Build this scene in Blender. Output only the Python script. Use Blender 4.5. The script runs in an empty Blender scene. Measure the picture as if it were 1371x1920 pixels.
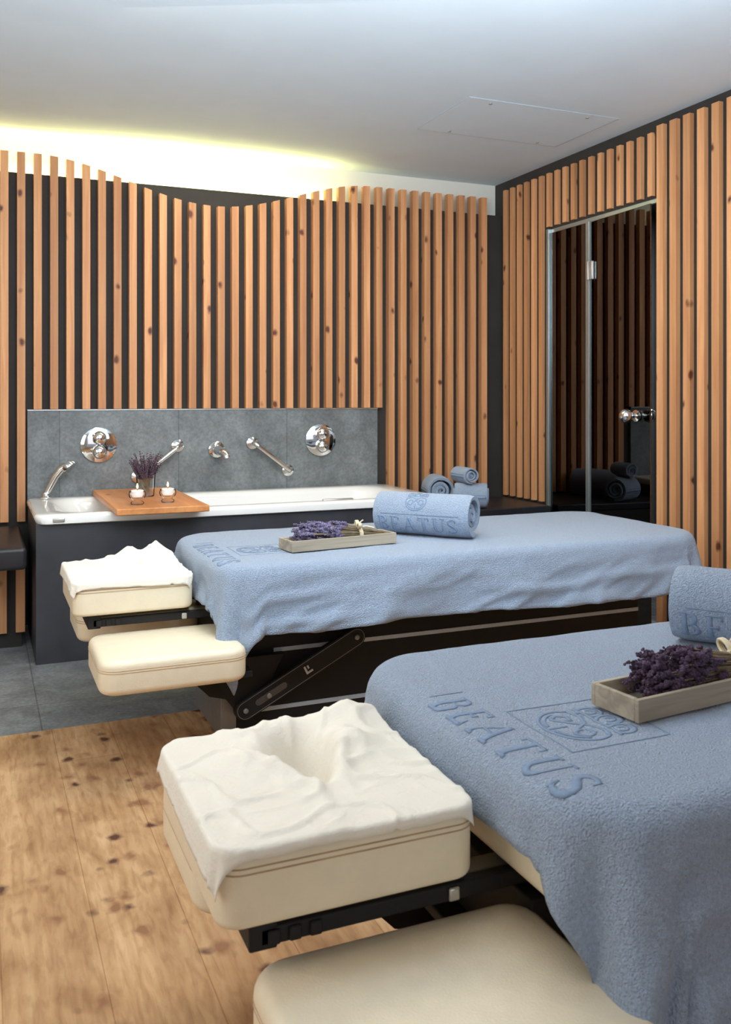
import bpy, bmesh, math, random
from mathutils import Vector, Matrix, noise
random.seed(7)
PI = math.pi
scene = bpy.context.scene
COL = scene.collection
scene.view_settings.view_transform = 'Standard'

def C(r, g, b):
    f = lambda c: (c/255/12.92) if c/255 <= .04045 else ((c/255+.055)/1.055)**2.4
    return (f(r), f(g), f(b), 1)

# ------------------------------------------------------------ materials
def new_mat(name):
    m = bpy.data.materials.new(name); m.use_nodes = True
    nt = m.node_tree
    return m, nt, nt.nodes['Principled BSDF']

def nd(nt, typ, **kw):
    n = nt.nodes.new(typ)
    for k, v in kw.items():
        if k in n.inputs: n.inputs[k].default_value = v
        else: setattr(n, k, v)
    return n

def ramp(nt, fac, stops):
    r = nt.nodes.new('ShaderNodeValToRGB')
    while len(r.color_ramp.elements) < len(stops): r.color_ramp.elements.new(.5)
    for e, (p, c) in zip(r.color_ramp.elements, stops): e.position = p; e.color = c
    nt.links.new(fac, r.inputs[0]); return r.outputs[0]

def coords(nt, scale=(1, 1, 1), rot=(0, 0, 0)):
    tc = nd(nt, 'ShaderNodeTexCoord'); mp = nd(nt, 'ShaderNodeMapping')
    mp.inputs['Scale'].default_value = scale; mp.inputs['Rotation'].default_value = rot
    nt.links.new(tc.outputs['Object'], mp.inputs[0]); return mp.outputs[0]

def noi(nt, vec, scale, detail=3, dist=0):
    n = nd(nt, 'ShaderNodeTexNoise'); n.inputs['Scale'].default_value = scale
    n.inputs['Detail'].default_value = detail; n.inputs['Distortion'].default_value = dist
    nt.links.new(vec, n.inputs['Vector']); return n.outputs[0]

def mixc(nt, fac, a, b, mode='MIX'):
    m = nt.nodes.new('ShaderNodeMix'); m.data_type = 'RGBA'; m.blend_type = mode
    for sock, val in ((m.inputs[0], fac), (m.inputs[6], a), (m.inputs[7], b)):
        if hasattr(val, 'links'): nt.links.new(val, sock)
        else: sock.default_value = val
    return m.outputs[2]

def bump(nt, b, height, strength=.3, dist=.01):
    n = nd(nt, 'ShaderNodeBump'); n.inputs['Strength'].default_value = strength
    n.inputs['Distance'].default_value = dist
    nt.links.new(height, n.inputs['Height']); nt.links.new(n.outputs[0], b.inputs['Normal'])

def plain(name, col, rough=.5, metal=0, var=.06, nscale=20, bs=0, bscale=200, sheen=0, coat=0, bd=.004, spec=.5):
    m, nt, b = new_mat(name)
    v = coords(nt)
    f = noi(nt, v, nscale)
    lo = tuple(c*(1-var*2) for c in col[:3])+(1,); hi = tuple(min(1, c*(1+var*2)) for c in col[:3])+(1,)
    nt.links.new(ramp(nt, f, [(.3, lo), (.7, hi)]), b.inputs['Base Color'])
    b.inputs['Roughness'].default_value = rough; b.inputs['Metallic'].default_value = metal
    b.inputs['Specular IOR Level'].default_value = spec
    if sheen: b.inputs['Sheen Weight'].default_value = sheen; b.inputs['Sheen Roughness'].default_value = .5
    if coat: b.inputs['Coat Weight'].default_value = coat
    if bs: bump(nt, b, noi(nt, v, bscale, 2), bs, bd)
    return m

def knots(nt, axis, stretch, scale, thr, soft=1.5, wobble=.024):
    sk = [1, 1, 1]; sk[axis] = stretch
    kv = coords(nt, sk)
    wob = nd(nt, 'ShaderNodeTexNoise'); wob.inputs['Scale'].default_value = 22
    nt.links.new(kv, wob.inputs['Vector'])
    add = nd(nt, 'ShaderNodeVectorMath', operation='MULTIPLY_ADD')
    nt.links.new(wob.outputs['Color'], add.inputs[0]); add.inputs[1].default_value = (wobble,)*3
    nt.links.new(kv, add.inputs[2])
    vo = nd(nt, 'ShaderNodeTexVoronoi'); vo.inputs['Scale'].default_value = scale
    nt.links.new(add.outputs[0], vo.inputs['Vector'])
    w = (1, 1, 1, 1); k = (0, 0, 0, 1)
    return ramp(nt, vo.outputs['Distance'], [(0, w), (thr*.6, w), (thr, (.45, .45, .45, 1)), (thr*soft, k)])

def wood(name, c1, c2, knot, axis=2, kscale=9, kthr=.15, rough=.5, planks=None, vstep=12.8, kstretch=.65, k2=None, vlo=.74):
    m, nt, b = new_mat(name)
    s = [26, 26, 26]; s[axis] = 1.3
    base = ramp(nt, noi(nt, coords(nt, s), 1.6, 4, .8), [(.25, c2), (.75, c1)])
    s2 = [vstep]*3; s2[axis] = .15
    varf = noi(nt, coords(nt, s2), 1.0, 1)
    base = mixc(nt, 1.0, base, ramp(nt, varf, [(.3, (vlo, vlo*.94, vlo*.89, 1)), (.7, (1.06, 1.06, 1.06, 1))]), 'MULTIPLY')
    if planks:
        blot = noi(nt, coords(nt, (1, .5, 1)), 7, 8, .7)
        base = mixc(nt, 1.0, base, ramp(nt, blot, [(.30, (.64, .55, .46, 1)), (.46, (.90, .86, .81, 1)), (.64, (1.06, 1.06, 1.06, 1))]), 'MULTIPLY')
        grime = noi(nt, coords(nt, (1, .2, 1)), 60, 8, .5)
        base = mixc(nt, 1.0, base, ramp(nt, grime, [(.3, (.76, .70, .63, 1)), (.55, (1, 1, 1, 1))]), 'MULTIPLY')
    if k2:
        base = mixc(nt, knots(nt, axis, .8, k2[0], k2[1], 1.6, .05), base, k2[2])
    base = mixc(nt, knots(nt, axis, kstretch, kscale, kthr, 1.4, .034 if planks else .024), base, knot)
    if planks:
        pw, pl = planks
        br = nd(nt, 'ShaderNodeTexBrick'); br.offset = .43
        br.inputs['Scale'].default_value = 1; br.inputs['Brick Width'].default_value = pl
        br.inputs['Row Height'].default_value = pw; br.inputs['Mortar Size'].default_value = .0014
        br.inputs['Color1'].default_value = (1, 1, 1, 1); br.inputs['Color2'].default_value = (.88, .865, .85, 1)
        br.inputs['Mortar'].default_value = (.66, .58, .50, 1)
        nt.links.new(coords(nt, rot=(0, 0, PI/2)), br.inputs['Vector'])
        base = mixc(nt, 1.0, base, br.outputs['Color'], 'MULTIPLY')
    nt.links.new(base, b.inputs['Base Color'])
    b.inputs['Roughness'].default_value = rough
    return m

def tiles(name, col, size, grout, rough=.45, axis='floor', loc=(0, 0, 0), contrast=.38):
    m, nt, b = new_mat(name)
    v = coords(nt, rot=(0, 0, 0) if axis == 'floor' else (PI/2, 0, 0))
    v.node.inputs['Location'].default_value = loc
    br = nd(nt, 'ShaderNodeTexBrick'); br.offset = 0
    br.inputs['Scale'].default_value = 1; br.inputs['Brick Width'].default_value = size[0]
    br.inputs['Row Height'].default_value = size[1]; br.inputs['Mortar Size'].default_value = .003
    br.inputs['Color1'].default_value = (1, 1, 1, 1); br.inputs['Color2'].default_value = (.92, .92, .92, 1)
    br.inputs['Mortar'].default_value = grout
    nt.links.new(v, br.inputs['Vector'])
    f = noi(nt, coords(nt), 9, 10, .5)
    lo = tuple(c*(1-contrast) for c in col[:3])+(1,); hi = tuple(c*(1+contrast) for c in col[:3])+(1,)
    base = mixc(nt, 1.0, ramp(nt, f, [(.3, lo), (.7, hi)]), br.outputs['Color'], 'MULTIPLY')
    g = noi(nt, coords(nt), 70, 6, .3)
    base = mixc(nt, 1.0, base, ramp(nt, g, [(.35, (.8, .8, .8, 1)), (.65, (1.1, 1.1, 1.1, 1))]), 'MULTIPLY')
    nt.links.new(base, b.inputs['Base Color'])
    b.inputs['Roughness'].default_value = rough
    bump(nt, b, noi(nt, coords(nt), 60, 4), .12, .004)
    return m

def glass(name, tint, ior=1.5):
    m = bpy.data.materials.new(name); m.use_nodes = True; nt = m.node_tree; nt.nodes.clear()
    out = nd(nt, 'ShaderNodeOutputMaterial'); mx = nd(nt, 'ShaderNodeMixShader')
    fr = nd(nt, 'ShaderNodeFresnel'); fr.inputs[0].default_value = ior
    tr = nd(nt, 'ShaderNodeBsdfTransparent'); tr.inputs[0].default_value = tint
    gl = nd(nt, 'ShaderNodeBsdfGlossy'); gl.inputs['Roughness'].default_value = .01
    nt.links.new(fr.outputs[0], mx.inputs[0]); nt.links.new(tr.outputs[0], mx.inputs[1])
    nt.links.new(gl.outputs[0], mx.inputs[2]); nt.links.new(mx.outputs[0], out.inputs[0])
    return m

def emit(name, col, s):
    m, nt, b = new_mat(name)
    b.inputs['Base Color'].default_value = col
    b.inputs['Emission Color'].default_value = col; b.inputs['Emission Strength'].default_value = s
    return m

M = dict(
    slat=wood('pine_slat', C(228, 170, 118), C(202, 138, 92), C(96, 50, 30), 2, 9, .115, .6, vlo=.68),
    slat_front=wood('pine_board', C(226, 160, 98), C(205, 130, 74), C(120, 62, 30), 1, 5, .07, .4),
    floor=wood('pine_floor', C(224, 188, 144), C(200, 158, 114), C(98, 60, 44), 1, 9, .14, .7, planks=(.19, 2.6), vstep=5, kstretch=.9, k2=(10, .18, C(156, 110, 76)), vlo=.84),
    tray=wood('weathered_wood', C(192, 180, 160), C(146, 136, 118), C(110, 98, 84), 0, 6, .05, .8),
    board=plain('dark_board', C(54, 51, 48), .7, 0, .05, 6, spec=.3),
    ceiling=plain('ceiling_paint', C(218, 231, 240), .9, 0, .01, 4),
    gap=plain('hatch_gap', C(168, 176, 184), .9, 0, .01, 4),
    white=plain('white_paint', C(228, 224, 212), .85, 0, .01, 4),
    tile=tiles('stone_tile_wall', C(118, 123, 124), (.606, 3.0), (.66, .66, .66, 1), .45, 'wall', (-.25+.6, 0, 0), .26),
    ftile=tiles('stone_tile_floor', C(138, 142, 143), (.6, .6), (.6, .6, .6, 1), .45, 'floor', (0, 0, 0), .28),
    mosaic=tiles('mosaic_tile', C(104, 108, 112), (.05, .05), (.4, .4, .4, 1), .4, 'floor'),
    charcoal=plain('charcoal_panel', C(60, 61, 66), .5, 0, .08, 8, spec=.35),
    enamel=plain('tub_enamel', C(240, 239, 236), .12, 0, .005, 3, coat=.3),
    leather=plain('cream_leather', C(236, 222, 194), .42, 0, .015, 30, .12, 320),
    thread=plain('tan_thread', C(194, 165, 130), .8),
    linen=plain('white_linen', C(236, 229, 215), .85, 0, .012, 12, .3, 160),
    towel=plain('blue_terry', C(157, 174, 197), .95, 0, .07, 190, 1.0, 310, sheen=.3, bd=.008),
    letter=plain('pressed_terry', C(128, 147, 174), .9, 0, .04, 120, .3, 500),
    black=plain('black_metal', C(36, 35, 35), .6, 0, .05, 8, spec=.25),
    blackleather=plain('black_leather', C(34, 34, 38), .4, 0, .05, 30, .15, 200),
    grey=plain('grey_metal', C(140, 138, 136), .4, .3, .03),
    darkgrey=plain('dark_grey_metal', C(84, 83, 82), .5, .3, .03),
    strip=plain('pale_strip', C(186, 196, 208), .5, 0, .02),
    silver=plain('brushed_silver', C(200, 200, 196), .3, .8, .02),
    alu=plain('aluminium', C(178, 188, 188), .3, .8, .02),
    chrome=plain('chrome', C(225, 225, 225), .07, 1, .005),
    pewter=plain('olive_tube', C(112, 106, 90), .4, .6, .02),
    dglass=glass('dark_glass', (.58, .62, .63, 1), 1.9),
    cglass=glass('clear_glass', (1, 1, 1, 1), 1.12),
    wax=plain('white_wax', C(250, 247, 240), .5),
    flame=emit('flame', (1, .62, .2, 1), 9),
    lav=plain('lavender_flower', C(112, 104, 134), .9, 0, .35, 90),
    lavdark=plain('dark_lavender_flower', C(80, 62, 84), .9, 0, .35, 90),
    stem=plain('dried_stem', C(138, 122, 98), .8, 0, .15, 40),
    twine=plain('raffia', C(222, 206, 174), .8),
    led=emit('light_strip_glow', (.96, 1, .55, 1), 4),
    interior=plain('dark_interior', C(92, 94, 96), .5, 0, .05, 5),
    mark=plain('white_mark', C(200, 200, 198), .5),
)

# ------------------------------------------------------------ mesh helper
def world_loc(o):
    v = Vector((0, 0, 0))
    while o: v += o.location; o = o.parent
    return v

def rr(x0, x1, y0, y1, r, n=7):
    r = max(.0015, min(r, (x1-x0)/2-1e-4, (y1-y0)/2-1e-4)); p = []
    for cx, cy, a in ((x1-r, y1-r, 0), (x0+r, y1-r, 90), (x0+r, y0+r, 180), (x1-r, y0+r, 270)):
        for i in range(n+1):
            t = math.radians(a+90*i/n); p.append((cx+r*math.cos(t), cy+r*math.sin(t)))
    return p

_b = bmesh.new(); bmesh.ops.create_icosphere(_b, subdivisions=1, radius=1)
ICO_V = [v.co.copy() for v in _b.verts]; ICO_F = [[v.index for v in f.verts] for f in _b.faces]; _b.free()
_b = bmesh.new(); bmesh.ops.create_uvsphere(_b, u_segments=20, v_segments=12, radius=1)
SPH_V = [v.co.copy() for v in _b.verts]; SPH_F = [[v.index for v in f.verts] for f in _b.faces]; _b.free()

class MB:
    def __init__(s): s.v = []; s.f = []
    def add(s, vs, fs):
        o = len(s.v); s.v += [Vector(p) for p in vs]; s.f += [[i+o for i in f] for f in fs]; return s
    def box(s, x0, x1, y0, y1, z0, z1):
        return s.add([(x0, y0, z0), (x1, y0, z0), (x1, y1, z0), (x0, y1, z0), (x0, y0, z1), (x1, y0, z1), (x1, y1, z1), (x0, y1, z1)],
                     [(0, 3, 2, 1), (4, 5, 6, 7), (0, 1, 5, 4), (1, 2, 6, 5), (2, 3, 7, 6), (3, 0, 4, 7)])
    def turn(s, px, py, ang):       # turn everything about a vertical axis
        c, n = math.cos(ang), math.sin(ang)
        s.v = [Vector((px+(p.x-px)*c-(p.y-py)*n, py+(p.x-px)*n+(p.y-py)*c, p.z)) for p in s.v]; return s
    def rings(s, rs, cap0=True, cap1=True, loop=False):
        n = len(rs[0]); m = len(rs); vs = [p for r in rs for p in r]; fs = []
        for k in range(m if loop else m-1):
            k2 = (k+1) % m
            for i in range(n):
                j = (i+1) % n
                fs.append((k*n+i, k*n+j, k2*n+j, k2*n+i))
        if cap0 and not loop: fs.append(tuple(reversed(range(n))))
        if cap1 and not loop: fs.append(tuple((m-1)*n+i for i in range(n)))
        return s.add(vs, fs)
    def tube(s, pts, r, n=10, caps=True, closed=False):
        pts = [Vector(p) for p in pts]; m = len(pts)
        rad = r if isinstance(r, (list, tuple)) else [r]*m
        rs = []; up = None
        for i, p in enumerate(pts):
            if closed: d = pts[(i+1) % m]-pts[i-1]
            else: d = pts[min(i+1, m-1)]-pts[max(i-1, 0)]
            d.normalize()
            if up is None: up = Vector((0, 0, 1)) if abs(d.z) < .9 else Vector((1, 0, 0))
            u = (up-d*up.dot(d)).normalized(); w = d.cross(u); up = u
            rs.append([p+(u*math.cos(2*PI*k/n)+w*math.sin(2*PI*k/n))*rad[i] for k in range(n)])
        if closed: return s.rings(rs, loop=True)
        return s.rings(rs, caps, caps)
    def lathe(s, prof, c, axis=(0, 0, 1), n=28, cap0=True, cap1=True):
        q = Vector((0, 0, 1)).rotation_difference(Vector(axis)); c = Vector(c)
        return s.rings([[c+q @ Vector((r*math.cos(2*PI*k/n), r*math.sin(2*PI*k/n), h)) for k in range(n)] for r, h in prof], cap0, cap1)
    def prism(s, poly, y0, y1):       # polygon in x,z extruded along y
        n = len(poly)
        vs = [(x, y0, z) for x, z in poly]+[(x, y1, z) for x, z in poly]
        fs = [tuple(range(n)), tuple(reversed(range(n, 2*n)))]+[(i, n+i, n+(i+1) % n, (i+1) % n) for i in range(n)]
        return s.add(vs, fs)
    def ico(s, c, r, sc=(1, 1, 1)):
        c = Vector(c); return s.add([c+Vector((v.x*sc[0], v.y*sc[1], v.z*sc[2]))*r for v in ICO_V], ICO_F)
    def ball(s, c, r, sc=(1, 1, 1), rot=None):
        c = Vector(c); R = rot or Matrix.Identity(3)
        return s.add([c+R @ (Vector((v.x*sc[0], v.y*sc[1], v.z*sc[2]))*r) for v in SPH_V], SPH_F)
    def cushion(s, x0, x1, y0, y1, z0, z1, rc, re, crown=.008, hole=None):
        pr = []
        for i in range(7):
            a = PI/2*i/6; pr.append((re*(1-math.sin(a)), z0+re*(1-math.cos(a))))
        for i in range(7):
            a = PI/2*i/6; pr.append((re*(1-math.cos(a)), z1-re*(1-math.sin(a))))
        if hole:
            hx0, hx1, hy0, hy1, hr = hole
            rs = [[(x, y, z) for x, y in rr(x0+i, x1-i, y0+i, y1-i, rc-i)] for i, z in pr]
            for i in range(5):
                a = PI/2*i/4; g = .018*(1-math.sin(a)); zz = z1-.018*(1-math.cos(a))
                rs.append([(x, y, zz) for x, y in rr(hx0-g, hx1+g, hy0-g, hy1+g, hr+g)])
            rs.append([(x, y, z0) for x, y in rr(hx0, hx1, hy0, hy1, hr)])
            return s.rings(rs, loop=True)
        w = min(x1-x0, y1-y0)/2
        for k in (.15, .35, .6, .9):
            ins = re+(w-re)*k; pr.append((ins, z1+crown*math.sin(PI/2*min(1, k*1.15))))
        return s.rings([[(x, y, z) for x, y in rr(x0+i, x1-i, y0+i, y1-i, rc-i)] for i, z in pr])
    def build(s, name, mat, parent=None, smooth=40, bevel=0, seg=2, solid=0, sub=0, origin=None):
        if parent is not None: org = world_loc(parent)
        elif origin is not None: org = Vector(origin)
        else:
            xs = [p.x for p in s.v]; ys = [p.y for p in s.v]; zs = [p.z for p in s.v]
            org = Vector(((min(xs)+max(xs))/2, (min(ys)+max(ys))/2, min(zs)))
        me = bpy.data.meshes.new(name)
        me.from_pydata([tuple(p-org) for p in s.v], [], s.f)
        bm = bmesh.new(); bm.from_mesh(me); bmesh.ops.recalc_face_normals(bm, faces=bm.faces); bm.to_mesh(me); bm.free()
        me.materials.append(mat)
        if smooth:
            me.polygons.foreach_set('use_smooth', [True]*len(me.polygons)); me.set_sharp_from_angle(angle=math.radians(smooth))
        o = bpy.data.objects.new(name, me); COL.objects.link(o)
        if parent is not None: o.parent = parent
        else: o.location = org
        if solid:
            md = o.modifiers.new('solid', 'SOLIDIFY'); md.thickness = abs(solid); md.offset = 1 if solid > 0 else -1
        if bevel:
            md = o.modifiers.new('bevel', 'BEVEL'); md.width = bevel; md.segments = seg; md.limit_method = 'ANGLE'
        if sub:
            md = o.modifiers.new('sub', 'SUBSURF'); md.levels = sub; md.render_levels = sub
        return o

def tag(o, label, cat, group=None):
    o['label'] = label; o['category'] = cat
    if group: o['group'] = group
    return o
def thing(name, label, cat, loc, group=None):
    o = bpy.data.objects.new(name, None); COL.objects.link(o); o.location = loc; o.empty_display_size = .1
    return tag(o, label, cat, group)
def struct(o): o['kind'] = 'structure'; return o
def copy_tree(o, parent=None):
    c = o.copy(); COL.objects.link(c)
    if parent: c.parent = parent
    for ch in list(o.children): copy_tree(ch, c)
    return c

# ------------------------------------------------------------ room
CEIL = 2.485
YW = 4.97; YB = 4.892; YF = 4.85
XR = 3.0
struct(MB().box(-1.6, 3.2, -2.5, 3.325, -.1, 0).build('floor', M['floor']))
struct(MB().box(-1.6, 3.2, 3.325, 5.1, -.1, 0).build('floor_tiles', M['ftile']))
struct(MB().box(-1.6, 3.2, -2.5, 5.1, CEIL, CEIL+.1).build('ceiling', M['ceiling']))
struct(MB().box(-1.7, -1.6, -2.5, 5.1, 0, CEIL).build('wall_left', M['white']))
wb = struct(MB().box(-1.6, 3.05, YW, 5.1, 0, CEIL).build('wall_back', M['white']))
struct(MB().box(-1.6, XR, YB, YB+.022, 0, 2.28).build('backing_board', M['board'], wb))
def wave(x):
    return 2.375 if x < .25 or x > 2.1 else 2.375-.19*(.5-.5*math.cos(2*PI*(x-.25)/1.85))
sl = MB()
def slat_back(x, z0):
    w = .038; a, b = wave(x), wave(x+w); y0, y1 = YF, YB-.0005
    sl.add([(x, y0, z0), (x+w, y0, z0), (x+w, y1, z0), (x, y1, z0), (x, y0, a), (x+w, y0, b), (x+w, y1, b), (x, y1, a)],
           [(0, 3, 2, 1), (4, 5, 6, 7), (0, 1, 5, 4), (1, 2, 6, 5), (2, 3, 7, 6), (3, 0, 4, 7)])
PX0, PX1 = .222, 2.142
for i in range(-21, 36):
    x = .095+.0782*i
    z0 = 1.09 if PX0-.01 < x < PX1-.005 else (.53 if x < .5 else .55)
    slat_back(x, z0)
struct(sl.build('slat_cladding', M['slat'], wb, smooth=None))
struct(MB().box(PX0, PX1, 4.868, YB-.001, .60, 1.083).build('tile_panel', M['tile'], wb))
struct(MB().box(PX0, PX1, 4.862, YB-.001, 1.083, 1.088).build('panel_trim', M['silver'], wb))

# right wall with a door opening
DY0, DY1, DZ, DM = 3.457, 4.366, 2.105, 3.985
wr = struct(MB().box(XR, XR+.06, -2.5, DY0, 0, CEIL).box(XR, XR+.06, DY1, YW, 0, CEIL).box(XR, XR+.06, DY0, DY1, DZ, CEIL).build('wall_right', M['board'], smooth=None))
sr = MB()
y = 4.84
while y > DY1+.03:
    sr.box(2.978, XR-.0005, y-.031, y, .55, 2.425); y -= .0775
while y > DY0+.03:
    sr.box(2.978, XR-.0005, y-.031, y, DZ+.015, 2.425); y -= .0775
y = DY0-.003
while y > -1.5:
    sr.box(2.975, XR-.0005, y-.044, y, .03, 2.445); y -= .0885
struct(sr.build('slat_cladding', M['slat'], wr, smooth=None))
# steam room behind the glass
al = MB()
al.box(4.2, 4.26, 2.9, 4.96, 0, 2.4).box(XR+.06, 4.26, 4.9, 4.96, 0, 2.4).box(XR+.06, 4.26, 2.9, 2.96, 0, 2.4).box(XR+.06, 4.26, 2.9, 4.96, 2.4, 2.46)
struct(al.build('wall_recess', M['interior'], smooth=None))
struct(MB().box(3.2, 4.26, 2.9, 4.96, -.1, 0).build('floor_recess', M['mosaic']))

# glass door: fixed pane and a leaf standing a few degrees ajar into the room
d1 = bpy.data.objects.new('door_1', None); COL.objects.link(d1); d1.location = (XR, (DY0+DY1)/2, 0); struct(d1)
fx0, fx1 = 2.970, 3.005
fm = MB()
fm.box(fx0, fx1, DY1-.022, DY1, 0, DZ).box(fx0+.02, fx1, DY0, DY0+.012, 0, DZ).box(fx0+.02, fx1, DY0+.012, DY1-.022, DZ-.022, DZ)
fm.box(fx0, fx1, DM-.015, DM+.015, 0, DZ-.022)
struct(fm.build('door_frame', M['alu'], d1, bevel=.002, smooth=None))
struct(MB().box(2.985, 2.993, DM+.017, DY1-.024, .01, DZ-.024).build('fixed_pane', M['dglass'], d1, smooth=None))
HG = (2.987, DM-.02, math.radians(-3.0))
struct(MB().box(2.978, 2.986, DY0+.014, DM-.024, .012, DZ-.028).turn(*HG).build('door_leaf', M['dglass'], d1, smooth=None))
for hz in (1.82, .28):
    struct(MB().box(2.962, 2.976, DM-.052, DM+.005, hz-.048, hz+.048).box(2.955, 2.961, DM-.027, DM-.016, hz-.05, hz+.05).build('hinge', M['silver'], d1, bevel=.004))
kb = MB()
KY = DY0+.11
kb.lathe([(.026, 0), (.029, .004), (.029, .012), (.012, .016), (.012, .036), (.022, .042), (.033, .056), (.035, .068), (.031, .084), (.016, .096), (.003, .098)], (2.9775, KY, 1.06), (-1, 0, 0))
kb.lathe([(.026, 0), (.029, .010), (.012, .014), (.012, .034), (.033, .052), (.035, .064), (.031, .078), (.003, .09)], (2.9865, KY, 1.06), (1, 0, 0))
struct(kb.turn(*HG).build('door_knob', M['chrome'], d1))

# ceiling hatch
ht = thing('ceiling_hatch', 'flush white access panel in the ceiling with thin gaps', 'hatch', (2.41, 3.795, CEIL-.008))
MB().box(2.005, 2.815, 3.535, 4.055, CEIL-.004, CEIL-.0005).build('hatch_panel', M['ceiling'], ht, bevel=.0015, smooth=None)
gm = MB()
for a in ((2.0005, 2.8195, 3.5325, 3.5345), (2.0005, 2.8195, 4.0555, 4.0575), (2.0005, 2.0025, 3.5345, 4.0555), (2.8175, 2.8195, 3.5345, 4.0555)):
    gm.box(a[0], a[1], a[2], a[3], CEIL-.0042, CEIL-.0005)
gm.build('hatch_gap', M['gap'], ht, smooth=None)
for sx, sy in ((2.13, 3.57), (2.66, 3.57), (2.16, 4.02), (2.68, 4.02)):
    MB().lathe([(.009, 0), (.009, .003), (.006, .006)], (sx, sy, CEIL-.004), (0, 0, -1), 12).build('screw', M['silver'], ht)

# LED strip behind the board
tag(MB().box(-1.55, 1.80, YB+.030, YB+.066, 2.240, 2.250).build('light_strip', M['led']), 'glowing light strip hidden in the cove behind the wavy slat wall', 'light')

# ------------------------------------------------------------ bench left of the tub, ledge right of the tub
bn = thing('bench', 'black padded bench with slatted base left of the bathtub', 'bench', (-.6, 4.45, 0))
MB().cushion(-1.5, .185, 4.10, 4.83, .42, .515, .02, .018, .004).build('seat', M['blackleather'], bn)
MB().box(-1.5, .18, 4.49, 4.83, .0, .418).build('base', M['board'], bn, smooth=None)
bs = MB()
for i in range(-20, 2):
    x = .075+.0782*i; bs.box(x, x+.04, 4.45, 4.4895, .075, .40)
bs.build('base_slats', M['slat'], bn, bevel=.001, seg=1, smooth=None)
lg = thing('corner_ledge', 'low black ledge in the corner between bathtub and glass door', 'ledge', (2.57, 4.57, 0))
MB().box(2.20, 2.962, 4.31, 4.84, 0, .50).build('base', M['board'], lg, smooth=None)
MB().box(2.19, 2.964, 4.305, 4.845, .50, .54).build('top', M['blackleather'], lg, bevel=.006)

# ------------------------------------------------------------ bathtub
ZT = .645
tub = thing('bathtub', 'long white built-in bathtub with charcoal front panel below the grey tiles', 'bathtub', (1.19, 4.5, 0))
X0, X1, Y0, Y1 = .215, 2.185, 4.125, 4.862
prof = [(.012, ZT-.045, .05), (.0, ZT-.04, .05), (0, ZT-.014, .05), (.004, ZT-.004, .05), (.014, ZT, .05), (.075, ZT-.002, .12), (.088, ZT-.008, .13),
        (.10, ZT-.03, .14), (.125, ZT-.16, .15), (.15, ZT-.32, .16), (.19, ZT-.41, .16), (.27, ZT-.435, .1)]
rg = []
for ins, z, rc in prof:
    ex = ins*1.25 if ins > .06 else ins
    deep = max(0, ZT-z-.02)*.5
    rg.append([(x, yy, z) for x, yy in rr(X0+ex+deep, X1-ex-deep, Y0+ins, Y1-ins, rc, 9)])
MB().rings(rg, False, True).build('tub_basin', M['enamel'], tub, smooth=60)
pn = MB()
pn.box(X0+.008, X1-.015, Y0+.022, Y0+.04, 0, ZT-.042).box(X0+.008, X0+.026, Y0+.04, Y1-.01, 0, ZT-.042).box(X1-.033, X1-.015, Y0+.04, Y1-.01, 0, ZT-.042)
pn.build('tub_panel', M['charcoal'], tub, bevel=.002, smooth=None)
for gx in (.315, 1.62):
    MB().box(gx-.025 if gx < 1 else gx-.08, gx+.025 if gx < 1 else gx+.08, Y0-.006 if gx < 1 else Y0+.03, Y0+.004 if gx < 1 else Y0+.05, ZT-.034 if gx < 1 else ZT-.001, ZT-.016 if gx < 1 else ZT+.008).build('grip', M['silver'], tub, bevel=.004)

# fixtures on the tiled panel
YT = 4.868
def valve(x, z, label):
    v = thing('shower_valve', label, 'tap', (x, YT, z), 'round shower valves on the tiled panel')
    MB().lathe([(.088, 0), (.092, .004), (.090, .012), (.07, .02), (.0, .022)], (x, YT-.0005, z), (0, -1, 0), 40).build('face_plate', M['chrome'], v)
    for dz in (.036, -.036):
        MB().lathe([(.03, .018), (.034, .022), (.036, .04), (.033, .055), (.022, .066), (.003, .07)], (x, YT, z+dz), (0, -1, 0), 28).build('valve_knob', M['chrome'], v)
    MB().lathe([(.006, .035), (.009, .05), (.009, .075), (.003, .08)], (x-.03, YT, z+.05), (0, -1, 0), 12).build('lever', M['chrome'], v)
valve(.567, .905, 'round chrome two-knob valve on the tiles above the hand shower')
valve(1.785, .908, 'round chrome two-knob valve nearest the right end of the tile panel')
def grab(xa, za, xb, zb, label):
    g = thing('grab_bar', label, 'grab bar', ((xa+xb)/2, YT, (za+zb)/2), 'slanted grab bars on the tiled panel')
    a = Vector((xa, YT-.06, za)); b = Vector((xb, YT-.06, zb)); d = (b-a).normalized()
    pts = [Vector((xa, YT-.006, za)), Vector((xa, YT-.035, za))]
    for i in range(5):
        t = PI/2*i/4; pts.append(Vector((xa, YT-.035-.025*math.sin(t), za))+d*.025*(1-math.cos(t)))
    e = []
    for i in range(5):
        t = PI/2*(1-i/4); e.append(Vector((xb, YT-.035-.025*math.sin(t), zb))-d*.025*(1-math.cos(t)))
    pts += e+[Vector((xb, YT-.035, zb)), Vector((xb, YT-.006, zb))]
    MB().tube(pts, .0125, 14).build('bar', M['chrome'], g, smooth=60)
    for x, z in ((xa, za), (xb, zb)):
        MB().lathe([(.034, 0), (.035, .004), (.033, .012), (.018, .02), (.013, .022)], (x, YT-.0005, z), (0, -1, 0)).build('flange', M['chrome'], g)
grab(.974, .892, .765, .735, 'chrome grab bar slanting down to the left behind the lavender vase')
grab(1.385, .898, 1.59, .742, 'chrome grab bar slanting down to the right beside the spout')
sp = thing('bath_spout', 'short chrome bath spout in the middle of the tile panel', 'tap', (1.184, YT, .867))
MB().lathe([(.045, 0), (.047, .005), (.044, .016), (.026, .026), (.024, .03)], (1.184, YT-.0005, .867), (0, -1, 0)).build('flange', M['chrome'], sp)
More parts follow.
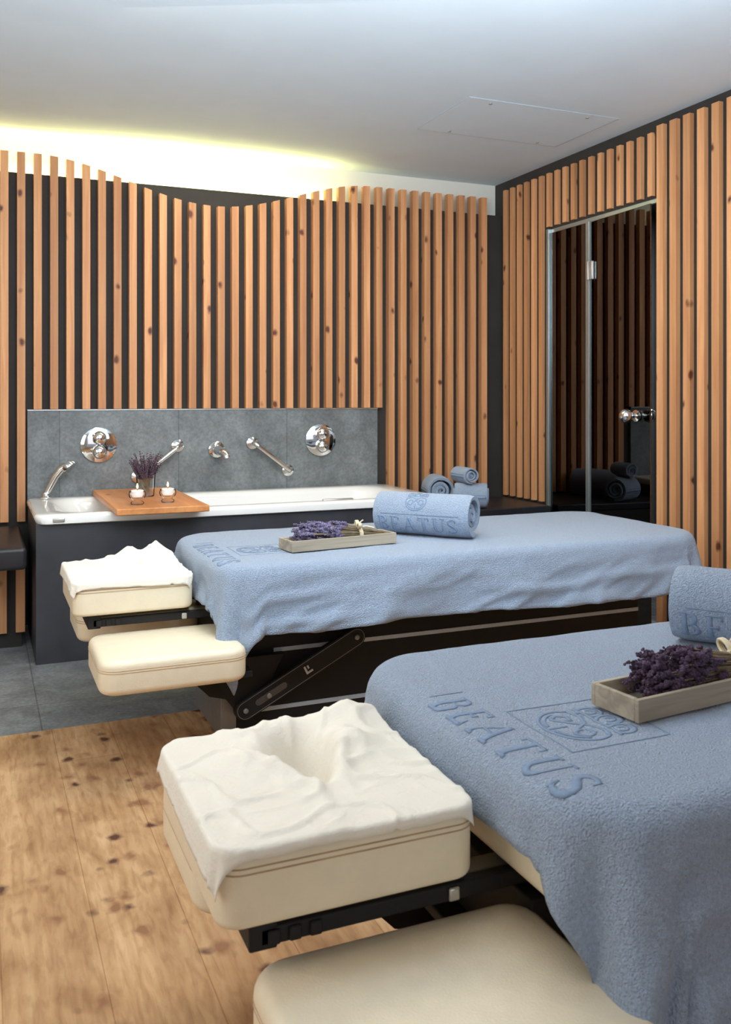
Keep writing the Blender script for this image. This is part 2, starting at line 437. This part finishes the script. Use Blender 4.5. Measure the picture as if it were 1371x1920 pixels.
MB().tube([(1.184, YT-.02, .867), (1.19, YT-.06, .864), (1.20, YT-.09, .856), (1.21, YT-.115, .842), (1.215, YT-.12, .825)], [.024, .023, .022, .021, .020], 16).build('spout', M['chrome'], sp, smooth=60)
hs = thing('hand_shower', 'chrome hand shower leaning from its holder on the left tub rim', 'shower', (.305, 4.80, ZT))
MB().lathe([(.026, 0), (.027, .006), (.02, .016), (.016, .03)], (.305, 4.80, ZT+.0005)).build('holder', M['chrome'], hs)
MB().tube([(.305, 4.80, ZT+.02), (.325, 4.795, ZT+.06), (.35, 4.79, ZT+.11), (.375, 4.785, ZT+.145), (.40, 4.78, ZT+.16)], [.014, .017, .018, .02, .022], 16).build('handle', M['chrome'], hs, smooth=60)
MB().lathe([(.012, -.022), (.032, -.012), (.036, .004), (.034, .012), (.0, .013)], (.412, 4.775, ZT+.158), (.55, -.35, -.6)).build('spray_head', M['chrome'], hs)

# bath board and what stands on it
BZ = ZT+.030
bb = MB().box(.535, .935, 3.96, 4.845, ZT+.002, BZ).build('bath_board', M['slat_front'], bevel=.004)
tag(bb, 'varnished pine board laid across the bathtub', 'board')

def candle(x, y, label):
    c = thing('tea_candle', label, 'candle', (x, y, BZ), 'lit candles on the bath board')
    MB().lathe([(.026, 0), (.029, .004), (.028, .010), (.02, .016), (.022, .022), (.034, .030), (.038, .042), (.035, .056), (.033, .060), (.031, .058), (.032, .046), (.028, .034), (.01, .026)], (x, y, BZ+.0005)).build('glass_holder', M['cglass'], c, smooth=60)
    MB().lathe([(.018, .029), (.027, .034), (.0295, .044), (.0285, .060), (.024, .064), (.004, .063)], (x, y, BZ), n=22).build('wax', M['wax'], c)
    MB().tube([(x, y, BZ+.062), (x+.001, y, BZ+.071)], .0012, 6).build('wick', M['black'], c)
    MB().lathe([(.001, .070), (.003, .073), (.0042, .078), (.003, .086), (.001, .093)], (x, y, BZ), n=12).build('flame', M['flame'], c)
candle(.645, 4.11, 'lit candle in clear glass, left one on the bath board')
candle(.785, 4.14, 'lit candle in clear glass, right one on the bath board')
VX, VY = .735, 4.43
vz = MB().lathe([(.036, 0), (.040, .004), (.042, .05), (.046, .105), (.044, .105), (.039, .05), (.036, .012), (.004, .010)], (VX, VY, BZ+.0005)).build('glass_vase', M['cglass'], smooth=60)
tag(vz, 'clear glass tumbler vase on the bath board behind two candles', 'vase')

def lavender(name, label, heads, hmat, parent_loc, hr=.0045, group=None):
    root = thing(name, label, 'lavender', parent_loc, group)
    st = MB(); fl = MB()
    for a, b, c in heads:       # stem start, head start, head end
        a, b, c = Vector(a), Vector(b), Vector(c)
        st.tube([a, (a+b)/2+Vector((0, 0, .002)), b, c], .0011, 5)
        n = 9
        for i in range(n):
            t = i/(n-1); p = b.lerp(c, t); r = hr*(1.15-.5*t)
            for k in range(3):
                q = Vector((random.uniform(-1, 1), random.uniform(-1, 1), random.uniform(-1, 1)))*hr*.75
                fl.ico(p+q, r*random.uniform(.6, 1.0))
    st.build('stems', M['stem'], root, smooth=60)
    fl.build('flower_heads', hmat, root, smooth=None)
    return root
hd = []
for i in range(70):
    a = random.uniform(0, 2*PI); r = math.sqrt(random.random())
    s = Vector((VX+.030*r*math.cos(a+2), VY+.030*r*math.sin(a+2), BZ+.015))
    L = random.uniform(.085, .125)
    b = Vector((VX+.042*r*math.cos(a), VY+.042*r*math.sin(a), BZ+L))
    d = Vector((.65*r*math.cos(a), .65*r*math.sin(a), 1)).normalized()
    hd.append((s, b, b+d*random.uniform(.05, .10)))
lavender('lavender_bouquet', 'dried lavender bouquet standing in the glass vase on the bath board', hd, M['lavdark'], (VX, VY, BZ+.012), hr=.0042)

# ------------------------------------------------------------ massage table
TX, TY = 1.64, 3.19
mt = thing('massage_table', 'cream massage table with black base in front of the bathtub', 'massage table', (TX, TY, 0), 'massage tables')
RX0, RX1, RY0, RY1 = .700, 2.655, 2.79, 3.59
ZM = .605
MB().cushion(RX0+.006, RX1-.012, RY0+.012, RY1-.012, .445, ZM-.006, .12, .030, .003).build('mattress', M['leather'], mt)
MB().box(.82, 2.5, 2.87, 3.51, .402, .444).build('under_frame', M['black'], mt, bevel=.005)
base = MB().box(.80, 2.49, 3.0, 3.38, 0, .401).build('base', M['black'], mt, bevel=.004)
MB().box(.93, 2.487, 2.9965, 3.0, .276, .290).build('trim_strip', M['strip'], base, smooth=None)
MB().box(.83, 2.487, 2.9965, 3.0, .078, .092).build('trim_strip', M['strip'], base, smooth=None)
MB().box(.745, .80, 3.0, 3.38, 0, .16).build('end_cover', M['grey'], base, bevel=.003)
bp = [(.60, .278), (.60, .235), (.655, .205), (.70, .16), (.755, .145), (.785, .105), (.79, .08), (.825, .08), (.84, .11), (.90, .165), (.96, .278)]
for yy in (2.966, 3.386):
    MB().prism(bp, yy, yy+.03).build('bracket', M['black'], mt, bevel=.003, smooth=None)
    la = Vector((.815, 0, .108)); lb = Vector((1.215, 0, .312)); d = (lb-la).normalized(); nrm = Vector((-d.z, 0, d.x))
    def capsule(a, b, r, n=8):
        p = []
        base_a = math.atan2(d.z, d.x)
        for i in range(n+1): t = base_a-PI/2+PI*i/n; p.append((b.x+r*math.cos(t), b.z+r*math.sin(t)))
        for i in range(n+1): t = base_a+PI/2+PI*i/n; p.append((a.x+r*math.cos(t), a.z+r*math.sin(t)))
        return p
    y0 = 2.940 if yy < 3.1 else 3.417
    arm = MB().prism(capsule(la, lb, .034), y0, y0+.024).build('lift_arm', M['black'], mt, bevel=.003, smooth=30)
    yo = y0-.002 if yy < 3.1 else y0+.024
    MB().prism(capsule(la+d*.05, la+d*.15, .011), yo, yo+.002).build('slot', M['darkgrey'], arm, smooth=30)
    nn = MB()
    c1 = capsule(la, lb, .028)
    nn.tube([(x, yo+.001, z) for x, z in c1], .0010, 5, closed=True)
    nn.build('edge_line', M['grey'], arm)
    for p in (la, lb, la+d*.09):
        MB().lathe([(.009, 0), (.009, .005), (.005, .008)], (p.x, yo+.001, p.z), (0, -1 if yy < 3.1 else 1, 0), 12).build('bolt', M['grey'], arm)
    if yy < 3.1:
        q = la.lerp(lb, .55); lm = MB()
        def mv(u, w): return (q.x+d.x*u+nrm.x*w, yo-.0002, q.z+d.z*u+nrm.z*w)
        lm.add([mv(-.012, .016), mv(-.005, .016), mv(-.005, -.006), mv(.014, -.006), mv(.014, -.013), mv(-.012, -.013)], [(0, 1, 2, 3, 4, 5)])
        lm.add([mv(.0, .002), mv(.006, .002), mv(.006, .014), mv(.0, .014)], [(0, 1, 2, 3)])
        lm.build('maker_mark', M['mark'], arm, smooth=None)
HX0, HX1, HY0, HY1, HZ = .272, .656, 3.002, 3.415, .553
hr_ = MB().cushion(HX0, HX1, HY0, HY1, .452, HZ, .035, .013, .004, hole=(.412, .538, 3.15, 3.37, .055)).build('headrest', M['leather'], mt)
def ring(x0, x1, y0, y1, rc, z, ins): return [(x, y, z) for x, y in rr(x0-ins, x1+ins, y0-ins, y1+ins, rc+ins)]
MB().tube(ring(HX0, HX1, HY0, HY1, .035, HZ-.018, .0001), .0012, 5, closed=True).tube(ring(HX0, HX1, HY0, HY1, .035, HZ-.026, .0001), .0012, 5, closed=True).build('stitching', M['thread'], hr_)
for ay0, ay1 in ((2.695, 3.05), (3.33, 3.685)):
    am = MB().cushion(.318, .760, ay0, ay1, .283, .386, .055, .022, .008).build('armrest', M['leather'], mt)
    MB().tube(ring(.318, .760, ay0, ay1, .055, .358, .0001), .0012, 5, closed=True).tube(ring(.318, .760, ay0, ay1, .055, .351, .0001), .0012, 5, closed=True).build('stitching', M['thread'], am)
for ry in (3.03, 3.345):
    rl = MB().box(.335, .80, ry, ry+.018, .410, .435).build('rail', M['black'], mt, bevel=.003)
    for xx in (.345, .375, .405, .62): MB().box(xx, xx+.018, ry-.006, ry, .412, .432).build('catch', M['silver'] if xx > .6 else M['black'], rl, bevel=.003)
MB().tube([(.36, 3.07, .426), (.80, 3.07, .426)], .017, 14).build('rail_tube', M['pewter'], mt)
MB().tube([(.36, 3.32, .426), (.80, 3.32, .426)], .017, 14).build('rail_tube', M['pewter'], mt)
MB().box(.32, .36, 3.03, 3.36, .405, .450).build('cradle_plate', M['black'], mt, bevel=.003)
MB().box(.70, .80, 2.80, 3.60, .262, .282).box(.745, .80, 3.0, 3.38, .282, .40).build('cross_beam', M['black'], mt, bevel=.003)
DXN, DYN = .012, -1.85
mt2 = copy_tree(mt); mt2.location = (TX+DXN, TY+DYN, 0)
mt2['label'] = 'cream massage table nearest the camera, with its headrest in the foreground'

# ------------------------------------------------------------ draped cloths
def drape_fn(rect, rc, re, zt, seed, topn, fold, extra=None, hemv=.12, corner=0):
    x0, x1, y0, y1 = rect; cx, cy, hx, hy = (x0+x1)/2, (y0+y1)/2, (x1-x0)/2, (y1-y0)/2
    def f(s, t):
        px, py = s-cx, t-cy
        ax, ay = abs(px)-hx+rc, abs(py)-hy+rc
        ox, oy = max(ax, 0), max(ay, 0); l = math.hypot(ox, oy)
        sd = l+min(max(ax, ay), 0)-rc
        z = zt+topn*(noise.noise((s*6, t*6, seed))+.6*noise.noise((s*15, t*11, seed+5)) + 1.3)*.5
        if extra: z += extra(s, t)
        if sd <= -re: return Vector((s, t, z))
        nx, ny = math.copysign(ox/l, px), math.copysign(oy/l, py)
        e = sd+re; fx, fy = s-nx*e, t-ny*e
        cf = 4*nx*nx*ny*ny
        if e < re*PI/2:
            a = e/re; off = re*math.sin(a); dz = re*(1-math.cos(a))
        else:
            k = e-re*PI/2; off = re+.05*k; dz = re+k*(1+hemv*noise.noise((fx*3.1, fy*3.1, seed+9))+corner*cf*(1 if nx < 0 else 0))
        w = max(0, e-re*.8)
        th = math.atan2(ny, nx)
        wv = cf*(.5+.5*math.sin(th*9+seed*1.7+w*4))
        sl_ = fx*(1-abs(nx))+fy*(1-abs(ny))
        ridge = 1-abs(noise.noise((sl_*2.6+w*9, w*8-sl_*1.2, seed+13)))*3
        ridge2 = 1-abs(noise.noise((sl_*5+w*6, w*14+sl_*2, seed+23)))*4
        wv += (1-cf)*(.28+.40*noise.noise((fx*4+w*4, fy*4, seed+3+w*2.5)) + .36*max(0, ridge)+.24*max(0, ridge2))
        off += fold*w*max(0, wv)
        return Vector((fx+nx*off, fy+ny*off, z-dz))
    return f
def drape(name, f, rect, drops, step, mat, solid):
    x0, x1, y0, y1 = rect; dl, dr, dn, df = drops
    nx = int((x1-x0+dl+dr)/step); ny = int((y1-y0+dn+df)/step); vs = []; fs = []
    for j in range(ny+1):
        for i in range(nx+1):
            s = x0-dl+(x1-x0+dl+dr)*i/nx; t = y0-dn+(y1-y0+dn+df)*j/ny
            vs.append(f(s, t))
    for j in range(ny):
        for i in range(nx):
            a = j*(nx+1)+i; fs.append((a, a+1, a+nx+2, a+nx+1))
    mb = MB(); mb.v = vs; mb.f = fs
    o = mb.build(name, mat, smooth=180)
    me = o.data
    if sum(p.normal.z for p in me.polygons) < 0: me.flip_normals()
    md = o.modifiers.new('solid', 'SOLIDIFY'); md.thickness = solid; md.offset = 1
    return o

# lettering strokes
TH, TN = .19, .075
def arc(cx, cy, rx, ry, a0, a1, n=14):
    return [(cx+rx*math.cos(math.radians(a0+(a1-a0)*i/n)), cy+ry*math.sin(math.radians(a0+(a1-a0)*i/n))) for i in range(n+1)]
def vw(n, lo=TN, hi=TH): return [lo+(hi-lo)*math.sin(PI*i/(n-1)) for i in range(n)]
Bu, Bl = arc(.28, .755, .27, .215, 90, -90), arc(.30, .28, .34, .25, 90, -90)
Up = [(.19, 1), (.19, .35)]+arc(.45, .32, .26, .30, 180, 360)+[(.71, .35), (.71, 1)]
S_ = [(.55, .78), (.53, .9), (.44, .96), (.32, .98), (.18, .93), (.10, .80), (.13, .66), (.25, .56), (.38, .48), (.50, .38), (.55, .26), (.50, .10), (.37, .03), (.24, .02), (.12, .07), (.06, .22)]
LET = {
 'B': (.70, [([(.17, 0), (.17, 1)], TH), ([(0, .97), (.3, .97)], TN), ([(0, .03), (.32, .03)], TN), (Bu, vw(len(Bu))), (Bl, vw(len(Bl)))]),
 'E': (.68, [([(.17, 0), (.17, 1)], TH), ([(0, .97), (.6, .97)], TN), ([(0, .03), (.64, .03)], TN), ([(.17, .52), (.46, .52)], TN), ([(.6, 1), (.6, .79)], TN), ([(.64, 0), (.64, .23)], TN), ([(.46, .42), (.46, .62)], TN)]),
 'A': (.90, [([(.12, 0), (.45, 1)], TN), ([(.45, 1), (.78, 0)], TH), ([(.22, .36), (.62, .36)], TN), ([(0, .03), (.26, .03)], TN), ([(.6, .03), (.92, .03)], TN)]),
 'T': (.78, [([(.39, 0), (.39, 1)], TH), ([(.02, .97), (.76, .97)], TN), ([(.03, 1), (.03, .78)], TN), ([(.75, 1), (.75, .78)], TN), ([(.22, .03), (.56, .03)], TN)]),
 'U': (.86, [(Up, [TH]*2+[TH-(TH-TN)*i/14 for i in range(15)]+[TN]*2), ([(.02, .97), (.36, .97)], TN), ([(.56, .97), (.88, .97)], TN)]),
 'S': (.62, [(S_, vw(len(S_), TN, TH*1.1)), ([(.55, .98), (.55, .74)], TN), ([(.06, 0), (.06, .26)], TN)]),
}
def word_strokes(word, cap, gap=.27):
    x = 0; out = []
    for ch in word:
        w, ss = LET[ch]
        for pts, wd in ss:
            wd = wd if isinstance(wd, list) else [wd]*len(pts)
            out.append(([((x+px)*cap, py*cap) for px, py in pts], [q*cap for q in wd]))
        x += w+gap
    return out, (x-gap)*cap
def emblem_strokes(R):
    w = R*.10; o = []
    def add(p, ww=w): o.append((p, [ww]*len(p)))
    # crest of interlaced curls: a rounded outline, two crossing S bands and three open curls on top
    add(arc(0, -.20*R, .95*R, .78*R, 28, -208, 30))
    for sg in (-1, 1):
        add([(sg*px, py) for px, py in [(-.85*R, .18*R), (-.45*R, .30*R), (-.05*R, .12*R), (.18*R, -.22*R), (.48*R, -.52*R), (.70*R, -.30*R), (.55*R, -.02*R), (.28*R, -.10*R)]])
        add([(sg*px, py) for px, py in arc(.50*R, -.27*R, .20*R, .22*R, 60, -200, 12)], w*.8)
        add([(sg*px, py) for px, py in arc(0, -.20*R, .80*R, .64*R, -10, -80, 12)], w*.8)
    add([(0, -.98*R), (0, -.42*R)], w*.9)
    for k in (-1, 0, 1):
        cx, cy = k*.62*R, .80*R-abs(k)*R*.12
        add(arc(cx, cy, .28*R, .30*R, 250-k*20, -50-k*20, 16))
        add(arc(cx, cy, .12*R, .14*R, 200, -60, 10), w*.8)
    add([(-.95*R, .42*R), (-.5*R, .50*R), (0, .46*R), (.5*R, .50*R), (.95*R, .42*R)], w*.9)
    return o
def put_strokes(strokes, mapf, name, mat, parent, step=.007, thick=.0004):
    mb = MB()
    for pts, wd in strokes:
        P = []; W = []
        for i in range(len(pts)-1):
            a, b = Vector(pts[i]), Vector(pts[i+1]); n = max(1, int((b-a).length/step))
            for k in range(n):
                P.append(a.lerp(b, k/n)); W.append(wd[i]+(wd[i+1]-wd[i])*k/n)
        P.append(Vector(pts[-1])); W.append(wd[-1]); vs = []
        for i, p in enumerate(P):
            d = (P[min(i+1, len(P)-1)]-P[max(i-1, 0)])
            if d.length < 1e-9: d = Vector((1, 0))
            d.normalize(); nn = Vector((-d.y, d.x))
            for q in (p+nn*W[i]/2, p, p-nn*W[i]/2): vs.append(mapf(q.x, q.y))
        fs = []
        for i in range(len(P)-1):
            for k in (0, 1):
                a = i*3+k; fs.append((a, a+1, a+4, a+3))
        mb.add(vs, fs)
    o = mb.build(name, mat, parent, smooth=180)
    md = o.modifiers.new('solid', 'SOLIDIFY'); md.thickness = thick; md.offset = 0
    return o
def lift(f, s, t, off):
    p = f(s, t); e = .002
    n = (f(s+e, t)-p).cross(f(s, t+e)-p)
    if n.z < 0 and abs(n.z) > 1e-9: n = -n
    return p+n.normalized()*off

def table_towel(dx, dy, seed, drops, label, fold, corner, hemv):
    rect = (RX0+dx, RX1+dx, RY0+dy, RY1+dy)
    f = drape_fn(rect, .13, .030, ZM, seed, .005, fold, hemv=hemv, corner=corner)
    o = drape('bath_sheet', f, rect, drops, .011, M['towel'], .007)
    tag(o, label, 'towel', 'blue sheets over the massage tables')
    ws, L = word_strokes('BEATUS', .068)
    ox, oy = .714+dx, 3.275+dy
    put_strokes(ws, lambda u, v: lift(f, ox+v, oy-u, .0077), 'lettering', M['letter'], o)
    es = emblem_strokes(.070)
    ex, ey = .897+dx, 3.085+dy
    put_strokes(es, lambda u, v: lift(f, ex+v, ey-u, .0077), 'emblem', M['letter'], o)
    fr = [([(-.095, .10), (-.095, -.085), (.095, -.085), (.095, .10), (-.095, .10)], [.0022]*5)]
    put_strokes(fr, lambda u, v: lift(f, ex+v, ey-u, .0077), 'emblem_border', M['letter'], o)
    bd = [([(-.025, .014), (-.025, .080)], [.0022]*2)]
    put_strokes(bd, lambda u, v: lift(f, ox+v, oy-u, .0077), 'lettering_border', M['letter'], o)
    return f
f_far = table_towel(0, 0, 2.3, (.12, .14, .195, .13), 'blue terry towel sheet covering the massage table in front of the bathtub', .27, .42, .12)
f_near = table_towel(DXN, DYN, 7.7, (.072, .14, .25, .13), 'blue terry towel sheet covering the massage table nearest the camera', .36, .5, .18)

def head_cover(dx, dy, seed, drops, label, peaks):
    rect = (HX0+dx-.004, HX1+dx+.002, HY0+dy-.004, HY1+dy+.004)
    def ex(s, t):
        u, v = s-(.475+dx), t-(3.265+dy)
        wu = .044*(1+.35*max(-1, min(1, v/.085)))
        q = (u/wu)**2+(v/.085)**2; rq = math.sqrt(q); an = math.atan2(v/.085, u/.044)
        z = -.085*math.exp(-q**2.0)
        z += .010*math.exp(-((rq-1.5)/.42)**2)*(.75+.6*math.sin(3*an+seed))
        if rq > 1: z += .008*math.exp(-(rq-1)/1.5)*max(0, math.sin(6*an+seed*2))**4
        for px, py, h, r in peaks:
            z += h*math.exp(-((abs(s-dx-px)/r)**1.3+(abs(t-dy-py)/r)**1.3))
        z += .004*max(0, noise.noise((s*7+t*5, t*7-s*4, seed)))
        a = abs(noise.noise((s*8-t*5, t*8+s*4, seed+4))); b = abs(noise.noise((s*14+t*7, t*12-s*8, seed+8)))
        z += .005*max(0, 1-a*11)+.002*max(0, 1-b*9)+.001
        return z
    f = drape_fn(rect, .040, .006, HZ+.006, seed, .002, .20, ex, .6)
    o = drape('headrest_cover', f, rect, drops, .0045, M['linen'], .0008)
    tag(o, label, 'headrest cover', 'white headrest covers')
head_cover(0, 0, 4.1, (.03, .003, .020, .008), 'white cloth cover on the headrest of the table by the bathtub', [(.595, 3.37, .062, .052), (.5, 3.405, .03, .04), (.36, 3.2, .010, .07)])
head_cover(DXN, DYN, 9.4, (.036, .002, .010, .008), 'white cloth cover on the headrest nearest the camera', [(.60, 3.38, .042, .058), (.568, 3.265, .027, .042), (.37, 3.28, .010, .05)])

# ------------------------------------------------------------ rolled towels
def roll_mesh(R, L, seed, text=True):
    pitch = R*.235; turns = (R-.006)/pitch
    th = pitch*.80
    def rad(deg):        # deg from the loose outer end
        if deg < 270: return R
        if deg < 360: return R-pitch*(deg-270)/90*1.0
        return R-pitch*(1+(deg-360)/360)
    def pos(x, deg, r0=None):
        ph = math.radians(deg-100); r = rad(deg) if r0 is None else r0
        r += .03*R*noise.noise((x*9, math.cos(ph)*1.2+seed, math.sin(ph)*1.2))
        e = abs(x)/(L/2)
        r -= .05*R*max(0, e-.8)*5*max(0, e-.8)*5
        return Vector((x, -r*math.cos(ph), R+r*math.sin(ph)))
    mb = MB(); degs = [i*9 for i in range(int(360*(turns-.1)/9))]; nx = 22
    vs = []
    for d in degs:
        k = d/360; sh = .006*math.sin(k*2.3+seed)-.002*k
        for i in range(nx+1):
            c = -math.cos(PI*i/nx)*.3+(-1+2*i/nx)*.7
            p = pos(c*L/2, d); p.x += sh*(1 if c > 0 else -1)*abs(c); vs.append(p)
    fs = []
    for j in range(len(degs)-1):
        for i in range(nx):
            a = j*(nx+1)+i; fs.append((a, a+1, a+nx+2, a+nx+1))
    mb.v = vs; mb.f = fs
    o = mb.build('rolled_towel', M['towel'], None, smooth=180, origin=(0, 0, 0))
    p0 = o.data.polygons[nx*10+nx//2]; cen = p0.center
    if p0.normal.dot(Vector((0, cen.y, cen.z-R))) < 0: o.data.flip_normals()
    md = o.modifiers.new('solid', 'SOLIDIFY'); md.thickness = th; md.offset = -1
    md = o.modifiers.new('bevel', 'BEVEL'); md.width = th*.3; md.segments = 2; md.limit_method = 'ANGLE'; md.angle_limit = math.radians(60)
    def mp(u0, deg0):
        def g(u, v):
            d = deg0+math.degrees(v/R); p = pos(u0+u, d); c = Vector((p.x, 0, R))
            return p+(p-c).normalized()*.0010
        return g
    if text:
        ws, LL = word_strokes('BEATUS', .058, .20)
        put_strokes(ws, mp(-LL/2-.012, 56), 'lettering', M['letter'], o)
        put_strokes(emblem_strokes(.044), mp(-.02, 146), 'emblem', M['letter'], o)
        put_strokes([([(-L*.42, 0), (L*.42, 0)], [.003]*2)], mp(0, 104), 'lettering_border', M['letter'], o)
    else:
        put_strokes([([(-L*.42, -.012), (L*.42, -.012)], [.003]*2), ([(-L*.42, .012), (L*.42, .012)], [.003]*2), ([(-L*.42, 0), (L*.42, 0)], [.012]*2)], mp(0, 95), 'woven_border', M['letter'], o)
    return o
ZS = ZM+.0130
r1 = roll_mesh(.081, .38, 1.0)
r1.location = (1.595, 3.15, ZS); r1.rotation_euler = (0, 0, math.radians(-49))
tag(r1, 'large rolled blue towel on the massage table in front of the bathtub', 'towel', 'large rolled towels on the massage tables')
r2 = copy_tree(r1)
r2.location = (1.535, 1.425, ZS); r2.rotation_euler = (0, 0, math.radians(-56))
r2['label'] = 'large rolled blue towel on the nearest massage table, cut by the right frame edge'
r3 = roll_mesh(.080, .26, 3.0, False); r3.location = (2.44, 4.68, .541); r3.rotation_euler = (0, 0, math.radians(-108))
tag(r3, 'rolled blue towel on the corner ledge, its spiral end facing the room', 'towel', 'rolled towels on the corner ledge')
r4 = roll_mesh(.068, .19, 4.2, False); r4.location = (2.50, 4.40, .541); r4.rotation_euler = (0, 0, math.radians(-28))
tag(r4, 'rolled blue towel on the corner ledge, lying crosswise with its woven border showing', 'towel', 'rolled towels on the corner ledge')
r5 = roll_mesh(.045, .17, 5.0, False); r5.location = (2.475, 4.43, .541+.133); r5.rotation_euler = (0, 0, math.radians(-90))
tag(r5, 'smallest rolled blue towel, lying on top of the others on the corner ledge', 'towel', 'rolled towels on the corner ledge')

# ------------------------------------------------------------ trays with lavender
def tray_mesh():
    L, W, H, k = .42, .11, .038, .009
    o = thing('wooden_tray', '', 'tray', (0, 0, 0))
    MB().box(-L/2+k, L/2-k, -W/2+k, W/2-k, .0, .008).build('tray_base', M['tray'], o, bevel=.001, smooth=None)
    MB().box(-L/2, L/2, -W/2, -W/2+k, 0, H).box(-L/2, L/2, W/2-k, W/2, 0, H).box(-L/2, -L/2+k, -W/2+k, W/2-k, 0, H).box(L/2-k, L/2, -W/2+k, W/2-k, 0, H).build('tray_sides', M['tray'], o, bevel=.0015, smooth=None)
    return o
t1 = tray_mesh(); t2 = copy_tree(t1)
TR = [(t1, (1.185, 3.038, ZS+.001), 7), (t2, (1.19, 1.265, ZS+.001), 6)]
for o, l, a in TR: o.location = l; o.rotation_euler = (0, 0, math.radians(a)); o['group'] = 'wooden trays of lavender'
t1['label'] = 'whitewashed wooden tray on the table by the bathtub'
t2['label'] = 'whitewashed wooden tray on the massage table nearest the camera'
def bunch(hmat, label, seed, compact):
    random.seed(seed); hd = []
    for i in range(240 if compact else 190):
        y = random.gauss(0, .022); y = max(-.044, min(.044, y)); z = .020+random.random()*.064*(1-(y/.07)**2)
        x = random.uniform(-.14, .03)
        if compact:
            x = random.uniform(-.130, .025); z = .022+random.random()*.068*max(.15, 1-(y/.065)**2)*math.sqrt(max(.1, 1-((x+.055)/.12)**2))
        a = Vector((.165+random.uniform(-.03, .03), y*.3, .018+z*.2)); b = Vector((x, y*.8, z))
        d = Vector((-1, random.gauss(y*5, .25), random.gauss(.06, .2))).normalized()
        if compact: d = Vector((-1, random.gauss(y*4, .3), random.gauss(-.10, .2))).normalized()
        c = b+d*(random.uniform(.022, .036) if compact else random.uniform(.03, .05)); c.z = max(c.z, .02); c.x = max(c.x, -.188); c.y = max(-.046, min(.046, c.y))
        if c.z < .05: c.y = max(-.038, min(.038, c.y))
        hd.append((a, b, c))
    o = lavender('lavender_bunch', label, hd, hmat, (0, 0, 0), hr=.0046 if compact else .0044, group='lavender bunches in the trays')
    tw = MB()
    for k in range(4): tw.tube([(.075+k*.004, .026*math.cos(a), .034+.022*math.sin(a)) for a in [2*PI*i/16 for i in range(16)]], .002, 6, closed=True)
    tw.build('twine', M['twine'], o)
    bw = MB()
    for sg, ln, hz in ((-1, .034, .012), (1, .038, .016)):
        for w0 in (-.004, 0, .004):
            lp = []
            for i in range(17):
                a = 2*PI*i/16; lp.append((.081+w0+sg*.012*(1-math.cos(a))*.5, sg*(ln*.5*(1-math.cos(a))), .058+hz*math.sin(a)*.7+.006*(1-math.cos(a))))
            bw.tube(lp, .0032, 6)
    bw.ball((.081, 0, .060), .009, (1, 1, .8))
    bw.tube([(.081, 0, .058), (.105, -.02, .062), (.13, -.03, .056)], .0026, 6); bw.tube([(.081, 0, .058), (.10, .02, .072), (.115, .025, .078)], .0026, 6)
    bw.build('raffia_bow', M['twine'], o, smooth=60)
    return o
b1 = bunch(M['lav'], 'dusky purple lavender bunch in the tray on the table by the bathtub', 3, False)
b2 = bunch(M['lavdark'], 'dark purple lavender bunch in the tray nearest the camera', 5, True)
for b, (o, l, a) in zip((b1, b2), TR): b.location = Vector(l)+Vector((0, 0, .003)); b.rotation_euler = o.rotation_euler

# ------------------------------------------------------------ light
def area(name, loc, target, sx, sy, power, col):
    l = bpy.data.lights.new(name, 'AREA'); l.shape = 'RECTANGLE'; l.size = sx; l.size_y = sy; l.energy = power; l.color = col
    o = bpy.data.objects.new(name, l); COL.objects.link(o); o.location = loc
    o.rotation_euler = (Vector(target)-Vector(loc)).to_track_quat('-Z', 'Y').to_euler(); return o
area('window_light', (-1.45, 2.2, 1.6), (2.6, 3.6, .9), 2.6, 1.5, 36, (.94, .97, 1))
area('rear_window_light', (.4, -2.2, 1.6), (1.2, 3.5, 1.0), 3.2, 1.6, 15, (.98, .98, 1))
area('ceiling_fill', (1.0, 1.55, 1.94), (1.35, 3.4, 2.48), 2.4, .9, 60, (.72, .87, 1))  # added unseen light aimed up to brighten the ceiling; the room has no such fixture
area('overhead_light', (1.1, 2.7, 2.45), (1.35, 3.2, 0), 1.6, .6, 28, (1, .90, .76))
area('overhead_light', (1.5, 4.1, 2.45), (1.6, 4.25, 0), 1.6, .3, 9, (1, .90, .74))  # no fixture here; added so slat faces catch light and their sides stay dark
area('overhead_light', (.2, 1.0, 2.45), (.7, 1.0, 0), .6, .6, 4, (1, .80, .58))
area('cove_light', (.2, YB+.050, 2.258), (.2, YB+.050, 3), 3.4, .03, 13, (1, .91, .32))
area('recess_fill', (3.7, 3.9, 2.35), (3.7, 3.9, 0), .3, .3, 20, (.9, .95, 1))  # added light behind the glass to make the panes read greyer
w = bpy.data.worlds.new('world'); scene.world = w; w.use_nodes = True
w.node_tree.nodes['Background'].inputs[0].default_value = (.84, .90, 1, 1)
w.node_tree.nodes['Background'].inputs[1].default_value = .38

# ------------------------------------------------------------ camera
cam = bpy.data.cameras.new('camera'); co = bpy.data.objects.new('camera', cam); COL.objects.link(co)
co.location = (0, 0, 1.15); co.rotation_euler = (PI/2, 0, math.radians(-23))
cam.sensor_fit = 'AUTO'; cam.sensor_width = 36; cam.lens = 1706/1920*36
cam.shift_y = -215/1920; cam.clip_start = .05
cam.dof.use_dof = True; cam.dof.focus_distance = 2.8; cam.dof.aperture_fstop = 9
scene.camera = co
